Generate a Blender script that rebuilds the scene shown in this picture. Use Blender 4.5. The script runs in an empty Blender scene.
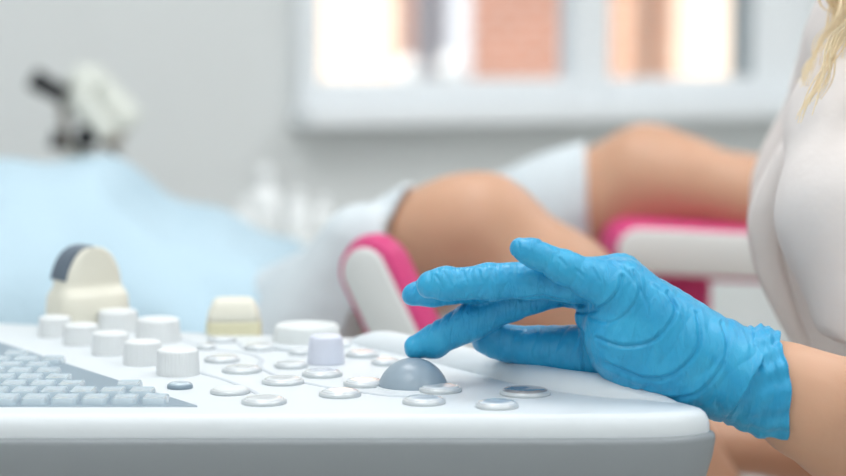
import bpy, bmesh, math, random
import numpy as np
from mathutils import Vector, Matrix

random.seed(7)
rng = np.random.default_rng(11)
SC = bpy.context.scene
COL = SC.collection
PI = math.pi

# ------------------------------------------------------------------ measuring helpers
# photo geometry: 846x476, focal length in pixels, pitch of the camera
F = 1997.0
TH = math.atan((238 - 50) / F)
CT, ST = math.cos(TH), math.sin(TH)
CAM = np.array([0.0, 0.0, 1.086])
ZP = 0.88                       # console top surface height


def P(px, py, Y):
    dx, dy = (px - 423) / F, (238 - py) / F
    d = np.array([dx, CT + dy * ST, -ST + dy * CT])
    return CAM + d * (Y / d[1])


def on_z(px, py, z=ZP):
    dx, dy = (px - 423) / F, (238 - py) / F
    d = np.array([dx, CT + dy * ST, -ST + dy * CT])
    return CAM + d * ((z - CAM[2]) / d[2])


def R(rpx, Y):
    return rpx * Y / F


# ------------------------------------------------------------------ materials
def lin(c):
    if isinstance(c, str):
        c = [int(c[i:i + 2], 16) / 255 for i in (1, 3, 5)]
    return [x / 12.92 if x <= 0.04045 else ((x + 0.055) / 1.055) ** 2.4 for x in c] + [1.0]


def mat(name, color, rough=0.5, metal=0.0, var=0.04, vscale=8.0, bump=0.0, bscale=60.0, bdist=0.001,
        sss=0.0, spec=0.5, coat=0.0, trans=0.0, sheen=0.0, stretch=None):
    m = bpy.data.materials.new(name)
    m.use_nodes = True
    nt = m.node_tree
    b = nt.nodes['Principled BSDF']
    tc = nt.nodes.new('ShaderNodeTexCoord')
    no = nt.nodes.new('ShaderNodeTexNoise')
    no.inputs['Scale'].default_value = vscale
    no.inputs['Detail'].default_value = 4
    nt.links.new(tc.outputs['Object'], no.inputs['Vector'])
    mx = nt.nodes.new('ShaderNodeMix')
    mx.data_type = 'RGBA'
    c = lin(color)
    mx.inputs[6].default_value = [max(0, x * (1 - var)) for x in c[:3]] + [1]
    mx.inputs[7].default_value = [min(1, x * (1 + var)) for x in c[:3]] + [1]
    nt.links.new(no.outputs['Fac'], mx.inputs[0])
    nt.links.new(mx.outputs[2], b.inputs['Base Color'])
    b.inputs['Roughness'].default_value = rough
    b.inputs['Metallic'].default_value = metal
    b.inputs['Specular IOR Level'].default_value = spec
    b.inputs['Coat Weight'].default_value = coat
    b.inputs['Transmission Weight'].default_value = trans
    b.inputs['Sheen Weight'].default_value = sheen
    if sss:
        b.inputs['Subsurface Weight'].default_value = sss
        b.inputs['Subsurface Radius'].default_value = (0.012, 0.005, 0.003)
        b.inputs['Subsurface Scale'].default_value = 0.5
    if bump:
        n2 = nt.nodes.new('ShaderNodeTexNoise')
        n2.inputs['Scale'].default_value = bscale
        n2.inputs['Detail'].default_value = 5
        if stretch:
            mp = nt.nodes.new('ShaderNodeMapping')
            mp.inputs['Scale'].default_value = stretch[0]
            mp.inputs['Rotation'].default_value = stretch[1]
            nt.links.new(tc.outputs['Object'], mp.inputs['Vector'])
            nt.links.new(mp.outputs['Vector'], n2.inputs['Vector'])
        else:
            nt.links.new(tc.outputs['Object'], n2.inputs['Vector'])
        bp = nt.nodes.new('ShaderNodeBump')
        bp.inputs['Strength'].default_value = bump
        bp.inputs['Distance'].default_value = bdist
        nt.links.new(n2.outputs['Fac'], bp.inputs['Height'])
        nt.links.new(bp.outputs['Normal'], b.inputs['Normal'])
    return m


def brick_mat(name, c1, c2, mortar, scale=3.0):
    m = bpy.data.materials.new(name)
    m.use_nodes = True
    nt = m.node_tree
    b = nt.nodes['Principled BSDF']
    tc = nt.nodes.new('ShaderNodeTexCoord')
    mp = nt.nodes.new('ShaderNodeMapping')
    mp.inputs['Rotation'].default_value = (PI / 2, 0, 0)
    br = nt.nodes.new('ShaderNodeTexBrick')
    br.inputs['Scale'].default_value = scale
    br.inputs['Color1'].default_value = lin(c1)
    br.inputs['Color2'].default_value = lin(c2)
    br.inputs['Mortar'].default_value = lin(mortar)
    nt.links.new(tc.outputs['Object'], mp.inputs['Vector'])
    nt.links.new(mp.outputs['Vector'], br.inputs['Vector'])
    nt.links.new(br.outputs['Color'], b.inputs['Base Color'])
    b.inputs['Roughness'].default_value = 0.9
    return m


def glass_mat(name, tint=(0.97, 0.99, 1.0), gloss=0.06):
    m = bpy.data.materials.new(name)
    m.use_nodes = True
    nt = m.node_tree
    nt.nodes.clear()
    out = nt.nodes.new('ShaderNodeOutputMaterial')
    tr = nt.nodes.new('ShaderNodeBsdfTransparent')
    tr.inputs[0].default_value = (*tint, 1)
    gl = nt.nodes.new('ShaderNodeBsdfGlossy')
    gl.inputs['Roughness'].default_value = 0.02
    mx = nt.nodes.new('ShaderNodeMixShader')
    mx.inputs[0].default_value = gloss
    nt.links.new(tr.outputs[0], mx.inputs[1])
    nt.links.new(gl.outputs[0], mx.inputs[2])
    nt.links.new(mx.outputs[0], out.inputs[0])
    return m


def emit_mat(name, color, s):
    m = bpy.data.materials.new(name)
    m.use_nodes = True
    b = m.node_tree.nodes['Principled BSDF']
    b.inputs['Base Color'].default_value = lin(color)
    b.inputs['Emission Color'].default_value = lin(color)
    b.inputs['Emission Strength'].default_value = s
    return m


M = {}
M['wall'] = mat('wall_paint', '#dfe2e2', 0.85, bump=0.1, bscale=120, var=0.02)
M['floor'] = mat('floor_vinyl', '#c9c8c4', 0.45, var=0.06, vscale=20)
M['ceil'] = mat('ceiling_paint', '#f2f2f0', 0.9, var=0.02)
M['frame'] = mat('window_plastic', '#f3f7fa', 0.35, var=0.01)
M['seal'] = mat('window_seal', '#aab2b6', 0.6)
M['glass'] = glass_mat('window_glass')
M['panel'] = mat('console_white_plastic', '#d5dbdf', 0.42, var=0.012, bump=0.05, bscale=900, bdist=0.0003)
M['gray'] = mat('console_gray_plastic', '#8b9195', 0.5, var=0.02, bump=0.06, bscale=700, bdist=0.0004)
M['groove'] = mat('console_line_gray', '#c3cad1', 0.5, var=0.02)
M['knob'] = mat('knob_white_plastic', '#dcdfe0', 0.5, var=0.015)
M['encoder'] = mat('knob_lavender_plastic', '#d3d7e4', 0.4, var=0.01)
M['dial'] = mat('dial_plastic', '#d8dcdc', 0.5, var=0.01)
M['tray'] = mat('keyboard_slate', '#8496a3', 0.45, var=0.05, vscale=30)
M['key'] = mat('key_plastic', '#b4c4ce', 0.14, var=0.05, vscale=60, coat=0.6)
M['clear'] = mat('clear_button_plastic', '#d5dade', 0.15, var=0.02, coat=1.0)
M['chrome'] = mat('button_silver_rim', '#ccd1d4', 0.3, metal=0.25, var=0.05)
M['dark_button'] = mat('button_smoked_plastic', '#8f8b8d', 0.15, var=0.05, coat=1.0)
M['ball'] = mat('trackball_gray', '#92a2af', 0.42, var=0.03, vscale=25, coat=0.25)
M['beige'] = mat('probe_beige_plastic', '#e0ddcf', 0.42, var=0.02, vscale=20)
M['beige2'] = mat('probe_yellowed_plastic', '#d6d1b2', 0.5, var=0.04, vscale=20)
M['lens'] = mat('probe_lens_rubber', '#5d6a78', 0.45, var=0.03)
M['skin'] = mat('skin', '#c99c80', 0.5, var=0.07, vscale=14, sss=0.12, bump=0.15, bscale=260, bdist=0.0006)
M['skin2'] = mat('skin_pale', '#ca9d81', 0.5, var=0.07, vscale=9, sss=0.12, bump=0.12, bscale=160, bdist=0.0008)
M['blue_drape'] = mat('blue_nonwoven', '#b3cbd8', 0.9, var=0.05, vscale=5, bump=0.4, bscale=25, bdist=0.01)
M['gown'] = mat('white_nonwoven', '#cdd5da', 0.9, var=0.04, vscale=7, bump=0.5, bscale=18, bdist=0.01)
M['coat'] = mat('coat_cotton', '#e2dad7', 0.85, var=0.02, bump=0.3, bscale=14, bdist=0.01)
M['hair'] = mat('blonde_hair', '#fde2bd', 0.55, var=0.12, vscale=60)
M['pink'] = mat('pink_upholstery', '#d03a7a', 0.45, var=0.05, vscale=12, bump=0.1, bscale=200)
M['shell'] = mat('leg_rest_white_plastic', '#dcdedd', 0.45, var=0.02)
M['black'] = mat('black_rubber', '#15171c', 0.45, var=0.1)
M['scope'] = mat('colposcope_enamel', '#dfe2da', 0.4, var=0.03)
M['strut'] = mat('colposcope_strut', '#a79d92', 0.45, metal=0.3)
M['steel'] = mat('brushed_steel', '#b8bcc0', 0.3, metal=0.9)
M['bottle'] = mat('white_bottle_plastic', '#f6f8f8', 0.35, var=0.01)
M['lamp'] = emit_mat('added_lamp_diffuser', '#ffffff', 2.0)
M['brick_red'] = brick_mat('brick_red', '#b07a66', '#a2705e', '#c8b4aa')
M['brick_orange'] = brick_mat('brick_orange', '#d3a083', '#c89378', '#dcc6b6')
M['render_peach'] = mat('facade_peach', '#fbe6d4', 0.9, var=0.05, vscale=1.2)
M['render_gray'] = mat('facade_gray', '#dfe6f0', 0.9, var=0.05, vscale=0.8)
M['ground'] = mat('street_asphalt', '#a9acad', 0.9)
M['eye'] = mat('eye_white', '#eeeeea', 0.2)
M['lips'] = mat('lips', '#b9695f', 0.4)
M['dark'] = mat('dark_iris', '#3a3a44', 0.3)


def glove_material():
    m = mat('nitrile_glove_blue', '#1ea8de', 0.38, var=0.10, vscale=40, spec=0.45)
    nt = m.node_tree
    b = nt.nodes['Principled BSDF']
    tc = next(n for n in nt.nodes if n.type == 'TEX_COORD')
    # fine wrinkles across the hand axis + film crinkle
    mp = nt.nodes.new('ShaderNodeMapping')
    mp.inputs['Rotation'].default_value = (0, math.radians(-30), math.radians(8))
    mp.inputs['Scale'].default_value = (2.6, 0.8, 0.8)
    nt.links.new(tc.outputs['Object'], mp.inputs['Vector'])
    n1 = nt.nodes.new('ShaderNodeTexNoise')
    n1.inputs['Scale'].default_value = 85
    n1.inputs['Detail'].default_value = 3
    n1.inputs['Distortion'].default_value = 0.8
    nt.links.new(mp.outputs['Vector'], n1.inputs['Vector'])
    n2 = nt.nodes.new('ShaderNodeTexNoise')
    n2.inputs['Scale'].default_value = 420
    n2.inputs['Detail'].default_value = 2
    nt.links.new(tc.outputs['Object'], n2.inputs['Vector'])
    b1 = nt.nodes.new('ShaderNodeBump')
    b1.inputs['Strength'].default_value = 0.8
    b1.inputs['Distance'].default_value = 0.0018
    nt.links.new(n1.outputs['Fac'], b1.inputs['Height'])
    b2 = nt.nodes.new('ShaderNodeBump')
    b2.inputs['Strength'].default_value = 0.25
    b2.inputs['Distance'].default_value = 0.0004
    nt.links.new(n2.outputs['Fac'], b2.inputs['Height'])
    nt.links.new(b1.outputs['Normal'], b2.inputs['Normal'])
    nt.links.new(b2.outputs['Normal'], b.inputs['Normal'])
    # random paler patches paint the whitish sheen of the film into its color
    mx = next(n for n in nt.nodes if n.type == 'MIX')
    mx.inputs[6].default_value = lin('#0a89c0')
    mx.inputs[7].default_value = lin('#3db1d8')
    no = next(n for n in nt.nodes if n.type == 'TEX_NOISE' and abs(n.inputs['Scale'].default_value - 40) < .1)
    no.inputs['Distortion'].default_value = 1.0
    return m


M['glove'] = glove_material()


# ------------------------------------------------------------------ object helpers
def link(name, me, material, parent=None, smooth=True, loc=None, rot=None):
    o = bpy.data.objects.new(name, me)
    COL.objects.link(o)
    if material is not None:
        me.materials.append(material)
    if smooth and len(me.polygons):
        me.polygons.foreach_set('use_smooth', [True] * len(me.polygons))
    if parent is not None:
        o.parent = parent
    if loc is not None:
        o.location = loc
    if rot is not None:
        o.rotation_euler = rot
    return o


def tag(o, label=None, cat=None, group=None, kind=None):
    if label:
        o['label'] = label
    if cat:
        o['category'] = cat
    if group:
        o['group'] = group
    if kind:
        o['kind'] = kind
    return o


def empty(name, loc, label=None, cat=None, group=None, rz=0.0):
    o = bpy.data.objects.new(name, None)
    COL.objects.link(o)
    o.location = loc
    o.rotation_euler = (0, 0, rz)
    o.empty_display_size = 0.05
    return tag(o, label, cat, group)


def shift(me, root):
    """mesh built in world coordinates -> local to an unrotated root"""
    v = Vector(root.location)
    for x in me.vertices:
        x.co -= v
    return me


def raw(name, verts, faces):
    me = bpy.data.meshes.new(name)
    me.from_pydata([tuple(map(float, v)) for v in verts], [], [tuple(map(int, f)) for f in faces])
    me.validate()
    me.update()
    return me


def bm_mesh(name, bm):
    bmesh.ops.recalc_face_normals(bm, faces=bm.faces)
    me = bpy.data.meshes.new(name)
    bm.to_mesh(me)
    bm.free()
    return me


def sharp(me, deg=35):
    me.set_sharp_from_angle(angle=math.radians(deg))
    return me


def add_box(bm, c, s, rz=0.0, bev=0.0, mtx=None):
    r = bmesh.ops.create_cube(bm, size=1.0)
    vs = r['verts']
    bmesh.ops.scale(bm, vec=s, verts=vs)
    if bev:
        es = list({e for v in vs for e in v.link_edges})
        rr = bmesh.ops.bevel(bm, geom=es, offset=bev, segments=3, affect='EDGES', profile=0.5)
        vs = list({v for f in rr['faces'] for v in f.verts} | {v for v in vs if v.is_valid})
    T = Matrix.Translation(c) @ Matrix.Rotation(rz, 4, 'Z')
    if mtx is not None:
        T = mtx @ T
    bmesh.ops.transform(bm, matrix=T, verts=vs)


def lathe(name, prof, seg=48, rib=None, cap=True):
    """prof: list of (r, z) bottom to top; rib: function(angle, r, z)->r"""
    V, Fc = [], []
    n = len(prof)
    for (r, z) in prof:
        for k in range(seg):
            a = 2 * PI * k / seg
            rr = rib(a, r, z) if rib else r
            V.append((rr * math.cos(a), rr * math.sin(a), z))
    for i in range(n - 1):
        for k in range(seg):
            k2 = (k + 1) % seg
            Fc.append((i * seg + k, i * seg + k2, (i + 1) * seg + k2, (i + 1) * seg + k))
    if cap:
        Fc.append(tuple(range(seg - 1, -1, -1)))
        Fc.append(tuple((n - 1) * seg + k for k in range(seg)))
    return raw(name, V, Fc)


def axis_matrix(p, d):
    d = Vector(d).normalized()
    q = d.to_track_quat('Z', 'Y')
    return Matrix.Translation(Vector(p)) @ q.to_matrix().to_4x4()


def tube(name, pts, rad, seg=12, closed_ends=True, flat=None):
    """sweep a circle along pts; rad scalar or list; flat=(sx,sz) squash about world z"""
    pts = [np.array(p, float) for p in pts]
    n = len(pts)
    rads = rad if hasattr(rad, '__len__') else [rad] * n
    V, Fc = [], []
    prev = None
    for i in range(n):
        t = pts[min(i + 1, n - 1)] - pts[max(i - 1, 0)]
        t /= np.linalg.norm(t) + 1e-12
        ref = np.array([0, 0, 1.0]) if abs(t[2]) < 0.95 else np.array([0, 1.0, 0])
        s = np.cross(t, ref) if prev is None else prev - t * np.dot(prev, t)
        s /= np.linalg.norm(s)
        prev = s
        u = np.cross(s, t)
        for k in range(seg):
            a = 2 * PI * k / seg
            ca, sa = math.cos(a), math.sin(a)
            if flat:
                ca, sa = ca * flat[0], sa * flat[1]
            V.append(pts[i] + rads[i] * (s * ca + u * sa))
    for i in range(n - 1):
        for k in range(seg):
            k2 = (k + 1) % seg
            Fc.append((i * seg + k, i * seg + k2, (i + 1) * seg + k2, (i + 1) * seg + k))
    if closed_ends:
        Fc.append(tuple(range(seg - 1, -1, -1)))
        Fc.append(tuple((n - 1) * seg + k for k in range(seg)))
    return raw(name, V, Fc)


def catmull(pts, n=8, closed=False):
    pts = [np.array(p, float) for p in pts]
    out = []
    m = len(pts)
    rngi = range(m) if closed else range(m - 1)
    for i in rngi:
        if closed:
            p0, p1, p2, p3 = pts[i - 1], pts[i], pts[(i + 1) % m], pts[(i + 2) % m]
        else:
            p0, p1, p2, p3 = pts[max(i - 1, 0)], pts[i], pts[i + 1], pts[min(i + 2, m - 1)]
        for k in range(n):
            t = k / n
            out.append(0.5 * ((2 * p1) + (-p0 + p2) * t + (2 * p0 - 5 * p1 + 4 * p2 - p3) * t * t
                              + (-p0 + 3 * p1 - 3 * p2 + p3) * t ** 3))
    if not closed:
        out.append(pts[-1])
    return out


def outline_solid(name, poly, prof):
    """poly: closed list of 2D points (ccw); prof: list of (inset, z) from bottom to top, capped"""
    p = np.array(poly)[:, :2]
    nx = np.roll(p, -1, 0) - np.roll(p, 1, 0)
    nx /= np.linalg.norm(nx, axis=1)[:, None]
    inn = np.stack([-nx[:, 1], nx[:, 0]], 1)
    n = len(p)
    V, Fc = [], []
    for (ins, z) in prof:
        q = p + inn * ins
        for a in q:
            V.append((a[0], a[1], z))
    for i in range(len(prof) - 1):
        for k in range(n):
            k2 = (k + 1) % n
            Fc.append((i * n + k, i * n + k2, (i + 1) * n + k2, (i + 1) * n + k))
    Fc.append(tuple(range(n - 1, -1, -1)))
    Fc.append(tuple((len(prof) - 1) * n + k for k in range(n)))
    return raw(name, V, Fc)


# ------------------------------------------------------------------ implicit surfaces
def grid(lo, hi, h):
    lo = np.array(lo, float)
    n = np.ceil((np.array(hi, float) - lo) / h).astype(int) + 1
    ax = [np.arange(n[i], dtype=np.float32) * h + lo[i] for i in range(3)]
    X, Y, Z = np.meshgrid(*ax, indexing='ij', sparse=True)
    return lo, n, (X.astype(np.float32), Y.astype(np.float32), Z.astype(np.float32))


def seg_d(G, a, b, ra, rb):
    X, Y, Z = G
    a = np.array(a, float)
    b = np.array(b, float)
    d = b - a
    L = float(d @ d) + 1e-12
    t = ((X - a[0]) * d[0] + (Y - a[1]) * d[1] + (Z - a[2]) * d[2]) / L
    t = np.clip(t, 0, 1).astype(np.float32)
    q = np.sqrt((X - a[0] - t * d[0]) ** 2 + (Y - a[1] - t * d[1]) ** 2 + (Z - a[2] - t * d[2]) ** 2)
    return q - (ra + (rb - ra) * t)


def ell_d(G, c, r, rot=None):
    X, Y, Z = G
    x, y, z = X - c[0], Y - c[1], Z - c[2]
    if rot is not None:
        Rm = np.array(rot)
        x, y, z = (Rm[0][0] * x + Rm[0][1] * y + Rm[0][2] * z, Rm[1][0] * x + Rm[1][1] * y + Rm[1][2] * z,
                   Rm[2][0] * x + Rm[2][1] * y + Rm[2][2] * z)
    k = np.sqrt((x / r[0]) ** 2 + (y / r[1]) ** 2 + (z / r[2]) ** 2)
    return (k - 1.0) * min(r)


def smin(a, b, k):
    h = np.clip(0.5 + 0.5 * (b - a) / k, 0, 1)
    return b + (a - b) * h - k * h * (1 - h)


def chain(G, pts, rad, k=0.0):
    d = None
    for i in range(len(pts) - 1):
        s = seg_d(G, pts[i], pts[i + 1], rad[i], rad[i + 1])
        d = s if d is None else (np.minimum(d, s) if k == 0 else smin(d, s, k))
    return d


def snets(f, lo, h):
    s = f < 0
    nx, ny, nz = f.shape
    cs = [(i, j, k) for i in (0, 1) for j in (0, 1) for k in (0, 1)]
    cnt = np.zeros((nx - 1, ny - 1, nz - 1), np.uint8)
    for (i, j, k) in cs:
        cnt += s[i:nx - 1 + i, j:ny - 1 + j, k:nz - 1 + k]
    act = (cnt > 0) & (cnt < 8)
    I, J, K = np.nonzero(act)
    n = len(I)
    ids = np.full(act.shape, -1, np.int64)
    ids[I, J, K] = np.arange(n)
    acc = np.zeros((n, 3))
    num = np.zeros(n)
    fv = {c: f[I + c[0], J + c[1], K + c[2]].astype(float) for c in cs}
    for a in cs:
        for ax in range(3):
            if a[ax] == 0:
                b = list(a)
                b[ax] = 1
                b = tuple(b)
                fa, fb = fv[a], fv[b]
                cr = (fa < 0) != (fb < 0)
                t = np.where(cr, fa / np.where(cr, fa - fb, 1), 0)
                p = np.tile(np.array(a, float), (n, 1))
                p[:, ax] += t
                acc[cr] += p[cr]
                num[cr] += 1
    V = (acc / num[:, None] + np.stack([I, J, K], 1)) * h + lo
    quads = []
    # x edges
    for ax in range(3):
        o1, o2 = (ax + 1) % 3, (ax + 2) % 3
        sl0 = [slice(None)] * 3
        sl1 = [slice(None)] * 3
        sl0[ax] = slice(0, -1)
        sl1[ax] = slice(1, None)
        for o in (o1, o2):
            sl0[o] = slice(1, -1)
            sl1[o] = slice(1, -1)
        a, b = s[tuple(sl0)], s[tuple(sl1)]
        e = np.nonzero(a != b)
        if len(e[0]) == 0:
            continue
        sgn = a[e]
        base = [e[0].copy(), e[1].copy(), e[2].copy()]
        # vertex index of edge start: along o axes +1

        def cell(d1, d2):
            c = [None] * 3
            c[ax] = base[ax]
            c[o1] = base[o1] + d1
            c[o2] = base[o2] + d2
            return ids[c[0], c[1], c[2]]
        q = np.stack([cell(0, 0), cell(1, 0), cell(1, 1), cell(0, 1)], 1)
        q[~sgn] = q[~sgn][:, ::-1]
        quads.append(q)
    Q = np.concatenate(quads)
    Q = Q[(Q >= 0).all(1)]
    return V, Q


def fast_mesh(name, V, Q):
    me = bpy.data.meshes.new(name)
    me.vertices.add(len(V))
    me.vertices.foreach_set('co', V.astype(np.float32).ravel())
    me.loops.add(Q.size)
    me.loops.foreach_set('vertex_index', Q.astype(np.int32).ravel())
    me.polygons.add(len(Q))
    me.polygons.foreach_set('loop_start', np.arange(0, Q.size, 4, dtype=np.int32))
    try:
        me.polygons.foreach_set('loop_total', np.full(len(Q), 4, np.int32))
    except Exception:
        pass
    me.update(calc_edges=True)
    me.validate()
    return me


def vnormals(me):
    a = np.empty(len(me.vertices) * 3, np.float32)
    me.vertex_normals.foreach_get('vector', a)
    return a.reshape(-1, 3)


def coords(me):
    a = np.empty(len(me.vertices) * 3, np.float32)
    me.vertices.foreach_get('co', a)
    return a.reshape(-1, 3)


def displace(me, amt):
    V = coords(me) + vnormals(me) * amt[:, None]
    me.vertices.foreach_set('co', V.astype(np.float32).ravel())
    me.update()


def vnoise(Pn, scale, seed=0, octaves=3):
    """cheap smooth noise: sum of random sines"""
    r = np.random.default_rng(seed)
    out = np.zeros(len(Pn))
    amp = 1.0
    for o in range(octaves):
        for _ in range(5):
            d = r.normal(size=3)
            d /= np.linalg.norm(d)
            out += amp * np.sin(Pn @ d * scale * (2 ** o) + r.uniform(0, 6.28) +
                                1.2 * np.sin(Pn @ r.normal(size=3) * scale * 0.6))
        amp *= 0.5
    return out / 5


# ================================================================== ROOM
RZ = math.radians(30)
B0 = np.array([-0.222, 3.62, 0.0])
e1 = np.array([math.cos(RZ), math.sin(RZ), 0])
e2 = np.array([-math.sin(RZ), math.cos(RZ), 0])
ROOM = Matrix.Translation(Vector(B0)) @ Matrix.Rotation(RZ, 4, 'Z')


def wall_uv(px, py, off=0.0):
    """pixel -> (u, z) on the back wall plane (v = off)"""
    dx, dy = (px - 423) / F, (238 - py) / F
    d = np.array([dx, CT + dy * ST, -ST + dy * CT])
    t = ((B0 + e2 * off - CAM) @ e2) / (d @ e2)
    p = CAM + d * t
    return float((p - B0) @ e1), float(p[2])


def room_obj(name, boxes, material, kind='structure', parent=None, bev=0.0):
    bm = bmesh.new()
    for (u0, u1, v0, v1, z0, z1) in boxes:
        add_box(bm, ((u0 + u1) / 2, (v0 + v1) / 2, (z0 + z1) / 2), (u1 - u0, v1 - v0, z1 - z0), bev=bev)
    me = bm_mesh(name, bm)
    o = link(name, me, material, parent, smooth=bev > 0)
    if parent is None:
        o.matrix_world = ROOM
        tag(o, kind=kind)
    if bev > 0:
        sharp(me, 40)
    return o


U0, U1, V0, VH = -2.5, 2.6, -5.2, 2.75
wl, _ = wall_uv(293, 60)
wr, _ = wall_uv(806, 60)
_, wsill = wall_uv(300, 121)
wtop = 2.25
room_obj('floor', [(U0 - .12, U1 + .12, V0 - .12, .12, -.1, 0)], M['floor'])
room_obj('ceiling', [(U0 - .12, U1 + .12, V0 - .12, .12, VH, VH + .1)], M['ceil'])
room_obj('wall_back', [(U0 - .12, wl, 0, .14, 0, VH), (wr, U1 + .12, 0, .14, 0, VH), (wl, wr, 0, .14, 0, wsill),
                       (wl, wr, 0, .14, wtop, VH)], M['wall'])
room_obj('wall_left', [(U0 - .12, U0, V0, 0, 0, VH)], M['wall'])
room_obj('wall_right', [(U1, U1 + .12, V0, 0, 0, VH)], M['wall'])
room_obj('wall_front', [(U0 - .12, U1 + .12, V0 - .12, V0, 0, VH)], M['wall'])
room_obj('baseboard_back', [(U0, U1, -.015, 0, 0, .08)], M['frame'])

# window: white frame standing a little proud of the wall
g_l0, gz = wall_uv(314, 80)
g_l1, _ = wall_uv(566, 80)
g_r0, _ = wall_uv(602, 72)
g_r1, _ = wall_uv(736, 72)
g_r2, _ = wall_uv(746, 72)
win = room_obj('window_1', [(wl, g_l0, -.03, .03, wsill + .03, wtop), (g_l1, g_r0, -.03, .03, wsill + .03, wtop),
                            (g_r2, wr, -.03, .03, wsill + .03, wtop), (g_l0, g_l1, -.03, .03, wsill + .03, gz),
                            (g_r0, g_r2, -.03, .03, wsill + .03, gz), (g_l0, wr, -.03, .03, wtop - .07, wtop)],
               M['frame'], bev=0.006)
sill = room_obj('window_sill', [(wl - .01, wr + .01, -.09, .0, wsill - .01, wsill + .03)], M['frame'], parent=win, bev=0.008)
s2 = room_obj('window_seal', [(g_r1, g_r2 - .001, -.02, .02, gz + .001, wtop - .075)], M['seal'], parent=win)
room_obj('window_pane', [(g_l0, g_l1, .0, .006, gz, wtop - .07)], M['glass'], parent=win)
room_obj('window_pane', [(g_r0, g_r1, .0, .006, gz, wtop - .07)], M['glass'], parent=win)

# unseen ceiling lamps added to light the scene, rearmost pair for front fill
for (u, v) in ((-.9, -1.55), (1.2, -1.55), (-1.9, -2.8), (.0, -2.8), (-1.9, -4.5), (.0, -4.5)):
    r = empty('added_ceiling_light', ROOM @ Vector((u, v, VH)), None, 'lamp', 'unseen ceiling lights added above the room', RZ)
    r['label'] = 'flat white rectangular light panel added out of view above the examination room'
    bm = bmesh.new()
    add_box(bm, (0, 0, -.02), (.94, .94, .035), bev=.006)
    link('lamp_frame', sharp(bm_mesh('lamp_frame', bm)), M['frame'], r)
    bm = bmesh.new()
    add_box(bm, (0, 0, -.04), (.86, .86, .008))
    link('lamp_diffuser', bm_mesh('lamp_diffuser', bm), M['lamp'], r, smooth=False)
    ld = bpy.data.lights.new('lamp_light', 'AREA')
    ld.shape = 'SQUARE'
    ld.size = .86
    ld.energy = 17 if v > -2 else (12 if v > -4 else 9)
    ld.color = (.96, .985, 1.0)
    lo = bpy.data.objects.new('lamp_light', ld)
    COL.objects.link(lo)
    lo.parent = r
    lo.location = (0, 0, -.055)

# ---------------------------------------------------------------- outside the window
def facade(name, x0p, x1p, Yd, z0, z1, material, label, cat, thick=3.0):
    a, b = P(x0p, 60, Yd), P(x1p, 60, Yd)
    r = empty(name, (a[0], Yd, 0), label, cat)
    bm = bmesh.new()
    w = b[0] - a[0]
    add_box(bm, (w / 2, thick / 2, (z0 + z1) / 2), (w, thick, z1 - z0))
    link('wall', bm_mesh('wall', bm), material, r, smooth=False)
    return r, w


def bay(r, x0, x1, z0, z1, material, name='bay', d=0.12):
    bm = bmesh.new()
    add_box(bm, ((x0 + x1) / 2, -d / 2, (z0 + z1) / 2), (x1 - x0, d, z1 - z0), bev=.01)
    return link(name, bm_mesh(name, bm), material, r, smooth=False)


GZ = -1.2
r, w = facade('peach_house', 250, 396, 13.0, GZ, 6, M['render_peach'],
              'sunlit pale peach rendered house seen through the left window pane', 'building')
bay(r, 0, w, GZ, .05, M['render_gray'], 'plinth')
r, w = facade('pale_house', 413, 469, 13.0, GZ, 7, M['render_gray'],
              'pale blue gray house between the brick pillar and the red brick house', 'building')
bay(r, 0, w, 5.0, 5.4, M['frame'], 'cornice')
bay(r, 0, w, GZ, .15, M['brick_red'], 'plinth')
r, w = facade('brick_house', 470, 632, 13.0, GZ, 6, M['brick_red'],
              'dull red brick house behind the window mullion', 'building')
k = w / (632 - 470)
bay(r, (598 - 470) * k, (632 - 470) * k, GZ, 6, M['brick_orange'], 'brick_pier', .5)
bay(r, 0, (598 - 470) * k, GZ, .12, M['render_gray'], 'plinth')
r, w = facade('white_house', 633, 760, 13.0, GZ, 6, M['render_peach'],
              'bright white house with an orange brick strip seen through the right pane', 'building')
k = w / (760 - 633)
bay(r, (656 - 633) * k, (669 - 633) * k, .3, 6, M['brick_orange'], 'brick_pier')
r, w = facade('brick_pillar', 397, 412, 12.4, GZ, 6, M['brick_red'],
              'narrow red brick pillar beside the peach house', 'pillar', .5)
bay(r, 0, w, GZ, .2, M['render_gray'], 'plinth', .05)
bm = bmesh.new()
add_box(bm, (0, 15, GZ - .05), (50, 20, .1))
tag(link('street_ground', bm_mesh('street_ground', bm), M['ground'], smooth=False), kind='structure')
for px, py, lab in ((409, 70, 'left of the two white globes added as bright glints outside the window'),
                    (450, 67, 'right of the two white globes added as bright glints outside the window')):
    c = P(px, py, 9.0)  # white globe on a post, added to stand in for a bright glint
    r = empty('glint_globe', (c[0], c[1], GZ), lab, 'lamp', 'white globes added as glints in the street')
    link('globe', lathe('globe', [(.055 * math.sin(a), c[2] - GZ - .055 * math.cos(a)) for a in np.linspace(.08, PI - .08, 14)], 24),
         M['bottle'], r)
    link('post', lathe('post', [(.03, 0), (.02, .05), (.02, c[2] - GZ - .05)], 12), M['steel'], r)


# ================================================================== CONSOLE
CZ = on_z(423, 400)
con = empty('ultrasound_console', (0.0, 1.28, 0.0),
            'white and gray ultrasound console with keyboard, knobs, round buttons and trackball', 'medical device')


def cpart(name, me, material, smooth=True, par=None):
    shift(me, con)
    return link(name, me, material, par or con, smooth)


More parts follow.
